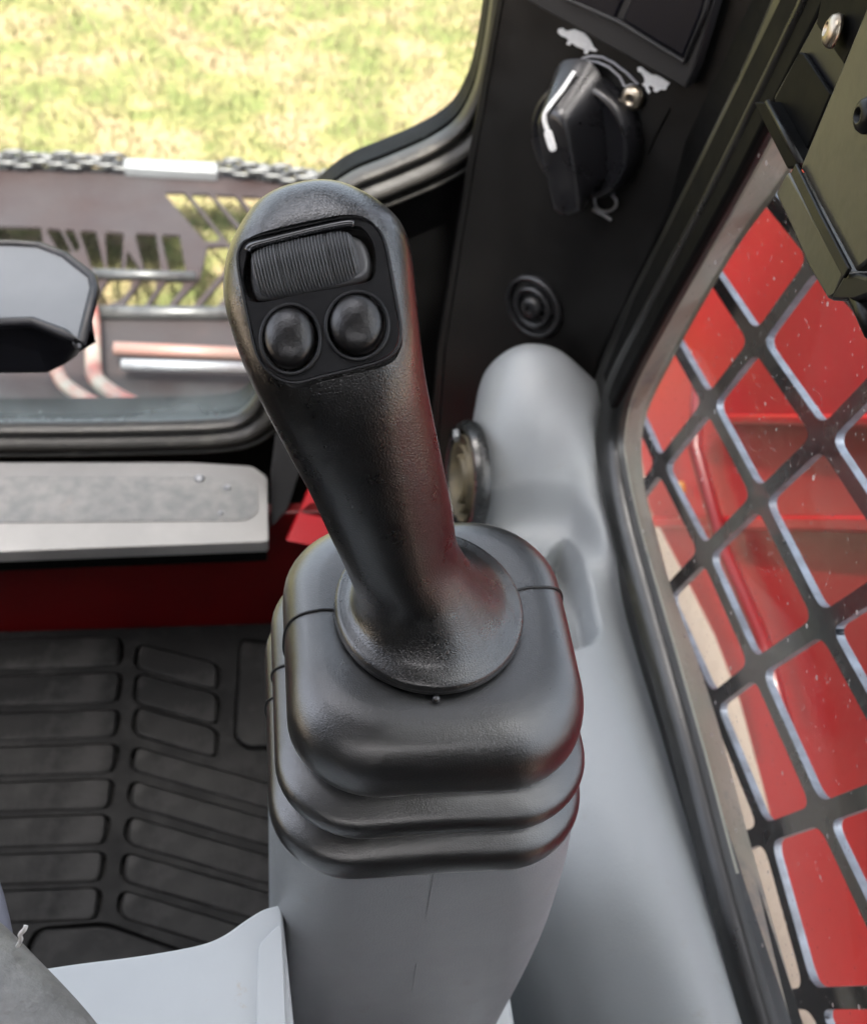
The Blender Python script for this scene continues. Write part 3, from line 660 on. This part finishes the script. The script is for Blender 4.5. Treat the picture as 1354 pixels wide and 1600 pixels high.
put('hose_line', tube([V(x, y, 0, XA-.02) for x, y in ((1090, 600), (1085, 700), (1130, 860), (1190, 1000), (1230, 1150))], .008, 10), REDIN, arm, smooth=True)
mk = V(1066, 765, 0, XA-.01)
put('amber_spot', lathe(mk, A(-1, 0, 0), [(.010, 0), (.010, .005), (.006, .008), (0, .009)], 24), AMBER, arm, smooth=True)  # small domed amber disc on the arm

# ================================================================ BUCKET PLATE OUTSIDE THE FRONT WINDOW
ZP = -1.24
def C2(p): return (p[0]*.3397, 200+p[1]*.3397)
def Z(p, z=ZP): return V(*C2(p), 2, z)
bk = empty('slotted_deck', V(200, 400, 2, ZP), 'rusty brown steel deck with slanted slots outside the front window', 'deck')
slots = [
 [(-120, 450), (190, 455), (200, 535), (-120, 530)],
 [(208, 460), (278, 465), (335, 575), (265, 560)],
 [(290, 465), (338, 465), (372, 545), (350, 575)],
 [(362, 470), (442, 472), (482, 650), (420, 640), (395, 560)],
 [(482, 475), (570, 480), (560, 655), (495, 652)],
 [(585, 560), (650, 655), (576, 658)],
 [(618, 482), (718, 486), (742, 662), (665, 660)],
 [(738, 488), (826, 490), (858, 672), (780, 668)],
 [(752, 296), (850, 296), (1012, 500), (1000, 522), (942, 520)],
 [(872, 302), (962, 302), (1140, 520), (1060, 540)],
 [(982, 305), (1080, 310), (1260, 530), (1180, 540)],
 [(1105, 312), (1192, 316), (1370, 530), (1290, 540)],
 [(1220, 318), (1310, 322), (1480, 530), (1400, 540)],
 [(505, 690), (610, 690), (600, 740), (555, 790), (440, 838), (440, 790)],
 [(655, 695), (722, 695), (715, 745), (648, 842), (556, 838)],
 [(770, 700), (842, 700), (835, 740), (750, 846), (668, 842)],
 [(955, 545), (1055, 540), (1045, 640), (862, 848), (778, 844), (920, 690)],
 [(1065, 650), (1150, 560), (1200, 560), (975, 850), (892, 850)],
 [(1230, 560), (1310, 560), (1090, 852), (1005, 852)],
 [(1340, 560), (1420, 560), (1200, 854), (1120, 854)]]
dk_out = [Z((-600, 160)), Z((1000, 200)), Z((1700, 262)), Z((1700, 1500)), Z((-600, 1500))]
hl = [[p for p in roundpoly([Z(q) for q in s_], .005, 3)] for s_ in slots]
put('deck_plate', slab(dk_out, A(0, 0, -.006), hl), PLATEB, bk, bevel=.001, seg=2)
# dark centre rib and rear lip
a0, a1_ = Z((380, 848), ZP+.008), Z((1300, 856), ZP+.008)
put('cross_member', tube([a0, a1_], .012, 12), CHAIN, bk, smooth=True)
b0_, b1_ = Z((430, 670), ZP+.006), Z((900, 685), ZP+.006)
put('cross_member', tube([b0_, b1_], .009, 12), CHAIN, bk, smooth=True)
# cutting edge with a chain and a worn bright bar
ch = empty('edge_chain', Z((200, 150)), 'oily chain links lying along the far edge of the brown deck', 'chain')
pts = []
k = 0
def link(c, t, flip):
    s = A(0, 0, 1) if flip else nrm(np.cross(t, A(0, 0, 1)))
    P = []
    for a in np.linspace(0, 2*math.pi, 20, endpoint=False):
        P.append(c+t*(math.cos(a)*.0142+(.007 if math.cos(a) > 0 else -.007))+s*math.sin(a)*.0125)
    return put('link', tube(P, .0048, 8, closed=True), CHAIN, ch, smooth=True)
linkmesh = {}
def chain(p0, p1, n_):
    a, b = Z(p0, ZP+.018), Z(p1, ZP+.018); t = nrm(b-a)
    for q in range(n_):
        c_ = a+(b-a)*q/(n_-1)+A(0, 0, .006*math.sin(q*2.1)); f = q % 2
        if f in linkmesh:
            o_ = linkmesh[f][0].copy(); COL.objects.link(o_); o_.location = linkmesh[f][0].location+Vector(c_-linkmesh[f][1])
        else: linkmesh[f] = (link(c_, t, f), c_)
chain((-200, 140), (560, 160), 21); chain((1040, 180), (1700, 260), 19)
tag(put('bright_bar', slab([Z((568, 135), ZP+.03), Z((1000, 155), ZP+.03), Z((1000, 205), ZP+.02), Z((572, 180), ZP+.02)], A(0, 0, -.02)), BARM, bevel=.003), 'short bright worn steel bar on the far edge of the brown deck', 'steel bar')
h1 = [(405, 780), (425, 900), (430, 1050), (440, 1150), (510, 1215), (600, 1265), (730, 1330)]
h2 = [(250, 1090), (290, 1170), (360, 1225), (450, 1275), (560, 1330)]
tag(put('hydraulic_hose', tube(cr([Z(p, ZP+.03) for p in h1], 6), .013, 12), HOSE, smooth=True), 'longer white and red hose curving down the deck, nearer the middle', 'hose', 'hoses lying on the deck')
tag(put('hydraulic_hose', tube(cr([Z(p, ZP+.03) for p in h2], 6), .011, 12), HOSE, smooth=True), 'shorter white and red hose low beside the black lever head', 'hose', 'hoses lying on the deck')
tag(put('cross_rod', tube([Z((525, 1015), ZP+.03), Z((1200, 1045), ZP+.03)], .011, 12), PINKW, smooth=True), 'faded reddish rod lying across the deck', 'rod')
tag(put('cross_rod', tube([Z((560, 1088), ZP+.03), Z((1200, 1108), ZP+.03)], .009, 12), STEELW, smooth=True), 'pale steel rod across the deck just below the reddish one', 'rod')

# ================================================================ LEVER HEAD AT THE LEFT
ZL = -.40
def LL(p, z=ZL): return V(*C2(p), 2, z)
lv = empty('lever_head', LL((150, 700)), 'angular black lever head with a sky sheen painted on its top, at the left, before the window', 'lever')
tp = [(-350, 535), (60, 537), (180, 545), (300, 592), (425, 690), (435, 745), (372, 1000), (300, 950), (150, 893), (-350, 905)]
put('cap', slab([LL(p) for p in tp], A(0, 0, -.004)), SHEENTOP, lv, bevel=.0015)
put('rim', tube([LL(p, ZL-.001) for p in tp], .003, 8, closed=True), BLKPL, lv, smooth=True)
bt = [(-350, 560), (60, 560), (170, 570), (290, 612), (410, 705), (425, 750), (366, 990), (300, 940), (150, 885), (-350, 895)]
bl = [LL(p, ZL-.005) for p in bt]; ctb = np.mean(bl, 0)
low = [A(*(ctb+(p-ctb)*.92))+A(0, 0, -.036) for p in bl[:5]] + [LL(p, ZL-.036) for p in ((405, 830), (362, 1045), (300, 1092), (222, 1133), (-350, 1138))]
bm, vs = grid_bm([bl, [lerp(p, q, .6) for p, q in zip(bl, low)], low], True); cap(bm, vs[0]); cap(bm, vs[-1])
put('body', bm, BLKPL, lv, bevel=.002)
put('stem', tube([A(*(ctb+A(-.05, 0, -.04))), A(*(ctb+A(-.12, .02, -.25)))], .012, 16), BLKPL, lv, smooth=True)

# ================================================================ SEAT LEDGE, CUSHION
ZS = -.45
def G(x, y, z=ZS): return V(x, y, 2, z)
led = cr([G(-60, 1530), G(40, 1517), (G(120, 1505)), G(200, 1495), G(270, 1484), G(320, 1473), G(352, 1459), G(385, 1436), G(412, 1420), G(440, 1412)], 5).tolist()
led += [(.02, .05, ZS), (-.13, .05, ZS)]
tag(put('seat_surround', slab([A(*p) for p in led], A(0, 0, -.10)), LEDGE, bevel=.006, seg=5), 'pale grey plastic seat base edge beside the foot of the pod', 'seat base')
fl = [G(404, 1475, ZS+.004), G(440, 1440, ZS+.004), (.01, .06, ZS+.004), (-.006, .06, ZS+.004), G(402, 1560, ZS+.004)]
tag(put('flange_strip', slab(roundpoly([A(*p) for p in fl], .003, 3), A(0, 0, -.006)), LEDGE, bevel=.0015), 'narrow pale flange between the seat base and the pod', 'flange')
lo2 = [(.085, .26, -.62), (.128, .26, -.62), (.128, .04, -.62), (.085, .04, -.62)]
tag(put('seat_side_panel', slab([A(*p) for p in lo2], A(0, 0, -.02)), LEDGE, bevel=.003), 'pale panel deep in the gap between pod and side console', 'panel')
cu = empty('seat_cushion', D(20, 1600, .34), 'worn black vinyl seat cushion corner at the lower left', 'seat')
cp = [D(-190, 1440, .40), D(-80, 1500, .385), D(-5, 1575, .37), D(70, 1660, .36), D(130, 1750, .35)]
put('cushion', tube(cr(cp, 10), .0175, 32), FABRIC, cu, smooth=True)
pi_ = [D(-60, 1280, .46), D(-20, 1370, .45), D(-2, 1430, .44), D(10, 1500, .43), D(10, 1560, .42)]
put('piping', tube(cr(pi_, 6), .0035, 14), PIPING, cu, smooth=True)
tag(put('loose_thread', tube(cr([D(28, 1478, .372), D(33, 1468, .368), D(32, 1460, .365), D(39, 1452, .363), D(41, 1446, .363)], 5), .0007, 8), THREAD, smooth=True), 'tiny white loose thread standing on the seat cushion', 'thread')

# ================================================================ POD (grey pedestal)
def rrect(cx, cy, hx, hy, r, z, n_=12, sk=0):
    P = []
    for (sx, sy, a0) in ((1, 1, 0), (-1, 1, 90), (-1, -1, 180), (1, -1, 270)):
        for k in range(n_+1):
            a = math.radians(a0+90*k/n_); P.append(A(cx+sx*(hx-r)+r*math.cos(a), cy+sy*(hy-r)+r*math.sin(a), z))
    # split straight runs for even shading
    out = []
    for i in range(len(P)):
        out.append(P[i]); q = P[(i+1) % len(P)]
        if np.linalg.norm(q-P[i]) > .012:
            for k in range(1, 8): out.append(lerp(P[i], q, k/8))
    return out
pod = empty('control_pod', A(.06, .265, -.60), 'grey plastic pedestal under the joystick boot', 'pedestal')
lv_ = [(-.372, .048, .050), (-.378, .0525, .054), (-.392, .0545, .0565), (-.41, .0562, .0575), (-.44, .0570, .0575), (-.48, .0572, .057), (-.52, .0562, .0565), (-.60, .053, .056), (-.75, .050, .056)]
rws = []
for z, hx, hy in lv_: rws.append(rrect((.0612 if z > -.40 else .0047+hx+.0012), .265, hx+.0012, hy, .030, z))
rws = np.array(rws); rws = np.array([cr(rws[:, j], 5) for j in range(rws.shape[1])]).transpose(1, 0, 2)
bm, vs = grid_bm(rws, True); cap(bm, vs[0]); put('shell', bm, GREY, pod, smooth=True)
# moulding line down the near face
put('parting_line', tube([A(.0615, .2078-.0006*math.sin(k), -.398-.012*k) for k in range(9)], .00022, 6), GREY, pod, smooth=True)

# ================================================================ BOOT (bellows)
boot = empty('joystick_boot', A(.062, .265, -.39), 'black rubber bellows boot around the joystick foot on the pod', 'rubber boot')
# (z, half x, half y, shift x, shift y)
P_ = [(-.392, .0500, .0540, .0605, .2655), (-.394, .0535, .0580, .0605, .2655), (-.3905, .0560, .0612, .0605, .2655), (-.3855, .0568, .0620, .0605, .2655), (-.380, .0560, .0610, .0606, .2656),
      (-.3765, .0530, .0575, .0608, .2658), (-.3745, .0505, .0542, .0610, .2660), (-.3725, .0512, .0555, .0611, .2662), (-.3695, .0542, .0584, .0612, .2664), (-.3655, .0552, .0592, .0613, .2666), (-.3615, .0542, .0580, .0614, .2668),
      (-.3585, .0512, .0540, .0616, .2672), (-.3568, .0485, .0508, .0618, .2675), (-.3553, .0488, .0512, .0619, .2676), (-.3540, .0506, .0530, .0620, .2677), (-.350, .0516, .0537, .0620, .2678), (-.343, .0516, .0534, .0621, .2682),
      (-.338, .0508, .0522, .0621, .2688), (-.3335, .0486, .0495, .0621, .2695), (-.3305, .0450, .0452, .0620, .2700), (-.3290, .0405, .0405, .0617, .2705), (-.3285, .0350, .0355, .061, .2710), (-.3285, .020, .020, .061, .271)]
rws = []
for z, hx, hy, sx, sy in P_: rws.append(rrect(sx, sy, hx, hy, min(.030, hx*.62), z, 12))
rws = np.array(rws)
# the top deck leans a little towards the operator
for i, q in enumerate(P_):
    k = max(0, min(1, (q[0]+.375)/.05)); rws[i, :, 2] += (rws[i, :, 1]-.27)*.03*k
rws = np.array([cr(rws[:, j], 5) for j in range(rws.shape[1])]).transpose(1, 0, 2)
# faint hand-made unevenness
ph = rng.uniform(0, 6, 6)
rws[..., 2] += .0004*np.sin(rws[..., 0]*120+ph[0])*np.cos(rws[..., 1]*100+ph[1])
bm, vs = grid_bm(rws, True); cap(bm, vs[-1]); cap(bm, vs[0]); put('bellows', bm, RUBBER, boot, smooth=True)
# parting seams over the left and right shoulders
def seam(yv, side):
    j = min(range(rws.shape[1]), key=lambda j_: abs(rws[80, j_, 1]-yv)+(0 if (rws[80, j_, 0]-.063)*side > 0 else 1))
    P = rws[4:, j]; P = P + np.array([side*.00015, 0, .0002])
    put('seam', tube(P[::1], .00055, 6), RUBBERSEAM, boot, smooth=True)
seam(.272, -1); seam(.285, 1)
put('moulding_pip', lathe(A(.0590, .2345, -.3287), A(0, -.1, 1), [(.0013, 0), (.0012, .0012), (.0006, .0018), (0, .0019)], 12), RUBBER, boot, smooth=True)

# ================================================================ JOYSTICK
js = empty('joystick', A(.061, .272, -.325), 'black grained joystick grip with ribbed rocker and two round thumb buttons', 'joystick')
sec = [  # left px, right px, centre depth, half depth, exponent
 ((420, 339), (535, 312), .3640, .009, 2.2),
 ((394, 349), (566, 313), .3625, .0145, 2.4),
 ((370, 378), (602, 328), .3620, .0188, 2.8),
 ((357, 420), (630, 358), .3622, .0210, 3.3),
 ((355, 470), (643, 402), .3628, .0220, 3.4),
 ((368, 525), (650, 462), .3640, .0225, 3.2),
 ((388, 580), (656, 525), .3655, .0222, 2.9),
 ((412, 628), (663, 580), .3690, .0212, 2.5),
 ((447, 695), (676, 650), .3765, .0200, 2.2),
 ((484, 765), (691, 722), .3865, .0195, 2.1),
 ((516, 835), (705, 792), .3975, .0192, 2.0),
 ((540, 885), (714, 848), .4060, .0192, 2.0)]
cen = [D((l[0]+r_[0])/2, (l[1]+r_[1])/2, z) for l, r_, z, h, e in sec]
axs, bxs, exs = [], [], []
for i, (l, r_, z, h, e) in enumerate(sec):
    a = (D(*r_, z)-D(*l, z))/2; t = nrm(cen[min(i+1, len(sec)-1)]-cen[max(i-1, 0)])
    b = np.cross(a, t); b = nrm(b);
    if b @ F > 0: b = -b
    axs.append(a); bxs.append(b*h); exs.append(e)
# base: rings that flare into the flange
for z, r_, cx, cy, k in ((-.3085, .0205, .0530, .2706, .85), (-.3140, .0228, .0556, .2703, .6), (-.3182, .0258, .0576, .2704, .35), (-.3210, .0290, .0590, .2706, .15), (-.3224, .0318, .0598, .2708, .05), (-.3232, .0338, .0603, .2710, 0), (-.3244, .0350, .0605, .2710, 0), (-.3262, .0353, .0605, .2710, 0), (-.3280, .0338, .0605, .2710, 0), (-.3284, .0200, .0605, .2710, 0)):
    a = nrm(A(1, .05, .30*k))*r_*(.94+.04*k); b = nrm(A(.05, -1, .20*k-.03*(1-k)))*r_*(1-.04*k)
    cen.append(A(cx, cy, z+.0008)); axs.append(a); bxs.append(b); exs.append(2.0)
par = np.array([np.r_[c, a, b, e] for c, a, b, e in zip(cen, axs, bxs, exs)])
par = cr(par, 8)
def sec_ring(q, n_=96):
    c, a, b, e = q[:3], q[3:6], q[6:9], q[9]; out = []
    for t in np.linspace(0, 2*math.pi, n_, endpoint=False):
        ct, st = math.cos(t), math.sin(t)
        out.append(c+a*math.copysign(abs(ct)**(2/e), ct)+b*math.copysign(abs(st)**(2/e), st))
    return out
rws = [sec_ring(q) for q in par]
# dome over the top
q0 = par[0]; tdir = nrm(par[0][:3]-par[4][:3]); dome = []
for k in range(7, 0, -1):
    a = k/7*math.pi/2; q = q0.copy(); q[3:9] *= math.cos(a)*1.0 if k < 7 else .05; q[:3] += tdir*.0016*math.sin(a); dome.append(sec_ring(q))
rws = dome+rws
bm, vs = grid_bm(rws, True); cap(bm, vs[0]); cap(bm, vs[-1])
grip = put('grip', bm, GRAIN, js, smooth=True)

# flat face: plane through the thumb face
zf = .3425
fo = D(492, 455, zf); fn = nrm(-F*.97+U*.10+R*-.03)
if fn @ fo > 0: fn = -fn
def Fp(x, y, h=0): return PN(x, y, fn, fo+fn*h)
plate = [(376, 392), (390, 376), (440, 363), (500, 350), (545, 342), (572, 346), (590, 362), (600, 385), (608, 425), (616, 470), (622, 505), (622, 530), (612, 550), (590, 563), (550, 574), (500, 586), (464, 595), (438, 590), (416, 573), (403, 550), (392, 505), (382, 455), (375, 415)]
pl3 = cr([Fp(*p) for p in plate], 4, True)
def offs(P, d):
    P = np.array(P); c = P.mean(0); out = []
    for i in range(len(P)):
        t = nrm(P[(i+1) % len(P)]-P[i-1]); n_ = nrm(np.cross(t, fn))
        if n_ @ (P[i]-c) < 0: n_ = -n_
        out.append(P[i]+n_*d)
    return out
cut = put('cutter', slab([p+fn*.02 for p in offs(pl3, .0006)], -fn*.028), None)
m = grip.modifiers.new('cut', 'BOOLEAN'); m.operation = 'DIFFERENCE'; m.object = cut; m.solver = 'EXACT'
bpy.context.view_layer.update()
dg = bpy.context.evaluated_depsgraph_get()
nm = bpy.data.meshes.new_from_object(grip.evaluated_get(dg)); grip.modifiers.clear(); grip.data = nm
nm.polygons.foreach_set('use_smooth', [True]*len(nm.polygons)); nm.set_sharp_from_angle(angle=math.radians(40))
while len(nm.materials) > 1: nm.materials.pop()
bpy.data.objects.remove(cut)
# switch plate with openings
well = [(384, 402), (392, 388), (430, 376), (490, 362), (545, 352), (568, 358), (583, 380), (588, 408), (585, 430), (573, 441), (530, 449), (464, 461), (405, 473), (388, 464), (379, 440)]
wl3 = cr([Fp(*p) for p in well], 4, True)
bL = [Fp(453+46*math.cos(t)+6*math.sin(t)*0, 529+55*math.sin(t)) for t in np.linspace(0, 2*math.pi, 48, endpoint=False)]
bR = [Fp(556+48*math.cos(t), 507+54*math.sin(t)) for t in np.linspace(0, 2*math.pi, 48, endpoint=False)]
put('switch_plate', slab([p for p in offs(pl3, -.0001)], -fn*.003, [wl3, bL, bR]), PLATE, js, bevel=.0005, seg=3)
put('plate_rim', tube(offs(pl3, .0006), .00045, 8, closed=True), PLATE, js, smooth=True)
# walls of the rocker well
lipp = cr([Fp(*p, .0006) for p in [(386, 392), (394, 384), (430, 374), (490, 359), (540, 349), (553, 350)]], 5)
put('well_lip', tube(lipp, .0010, 10), LIP, js, smooth=True)
# thumb buttons
for (cx, cy, rx, ry) in ((454, 530, 40.5, 47), (558, 509, 42.5, 46)):
    c = Fp(cx, cy, -.0035); a = (Fp(cx+rx, cy)-Fp(cx-rx, cy))/2; b = (Fp(cx, cy+ry)-Fp(cx, cy-ry))/2
    prof = [(1.0, 0), (1.0, .0022), (.97, .0034), (.90, .0043), (.78, .0051), (.6, .0058), (.4, .00625), (.22, .0065), (.1, .0066), (0, .0066)]
    rows = [ringpts(c+fn*h, a*k, b*k, 48) for k, h in cr(np.array(prof[:-1]), 3)]
    bm, vs = grid_bm(rows, True); t_ = bm.verts.new(c+fn*.00661)
    for i in range(48): bm.faces.new((vs[-1][i], vs[-1][(i+1) % 48], t_))
    cap(bm, vs[0]); tb = put('thumb_button', bm, BUTTON, js, smooth=True)
    put('bezel_ring', tube([p+fn*.0002 for p in (ringpts(Fp(cx, cy), a*1.15, b*1.155, 64))], .0006, 8, closed=True), PLATE, tb, smooth=True)
# ribbed rocker
lc, rc = Fp(396, 415), Fp(557, 390)
cA, cB = Fp(394, 428), Fp(557, 392)
cx_, cy_ = 475.5, 409.5; ex, ey = (.977, -.213), (.213, .977)
def rk(u, v): return Fp(cx_+ex[0]*84*u+ey[0]*42*v, cy_+ex[1]*84*u+ey[1]*42*v)
us = np.linspace(-.999, .999, 300); ns = len(us)
topl = [rk(u, -(1-abs(u)**5)**.2) for u in us]; botl = [rk(u, (1-abs(u)**5)**.2) for u in us]
rows = []
for i in range(ns):
    u = i/(ns-1); e = min(1, min(u, 1-u)/.05); e = math.sin(e*math.pi/2)
    hgt = .0020+.0014*(1-((u-.5)*2)**2)**.5*1.0 if abs(u-.5) < .5 else .0012
    crease = -.0007*math.exp(-((u-.28)/.02)**2)-.0007*math.exp(-((u-.74)/.02)**2)
    rib = .00075*math.sin(u*2*math.pi*33)*e
    row = []
    for v in np.linspace(0, 1, 22):
        s = math.sin(math.pi*v)**.28 if 0 < v < 1 else 0
        row.append(lerp(topl[i], botl[i], v)+fn*(-.0045+(.0040+hgt+crease+rib)*s*(.5+.5*e)))
    rows.append(row)
bm, vs = grid_bm(rows)
put('rocker_switch', bm, RIBBED, js, smooth=True)
rb = cr([Fp(*p) for p in ((388, 405), (400, 388), (450, 377), (530, 362), (562, 368), (576, 392), (578, 416), (566, 432), (520, 444), (440, 459), (402, 462), (390, 445))], 5, True)
put('rocker_base', slab([p-fn*.0022 for p in rb], -fn*.006), RIBBED, js, bevel=.002, seg=4)

# ================================================================ THE CAB SHELL ABOVE AND BEHIND (out of frame, shades the interior)
tag(put('unseen_roof', slab([A(-.62, -.64, .40), A(.28, -.64, .40), A(.28, .80, .40), A(-.62, .80, .40)], A(0, 0, .05), [roundpoly([A(-.50, .34, .40), A(.04, .34, .40), A(.04, .63, .40), A(-.50, .63, .40)], .05)]), LINER, bevel=.006), None, None, kind='structure')
tag(put('unseen_rear_wall', box(A(-.175, -.62, -.31), (.89, .04, 1.16)), LINER, bevel=.01), None, None, kind='structure')
tag(put('unseen_right_wall', slab([A(.262, -.6, -.60), A(.262, -.05, -.60), A(.262, -.05, .395), A(.262, -.6, .395)], A(.02, 0, 0)), BLACK), None, None, kind='structure')
tag(put('unseen_left_wall', slab([A(-.62, -.6, -.87), A(-.62, .80, -.87), A(-.62, .80, -.48), A(-.62, .18, -.48), A(-.62, .18, .395), A(-.62, -.6, .395)], A(-.02, 0, 0)), BLACK), None, None, kind='structure')
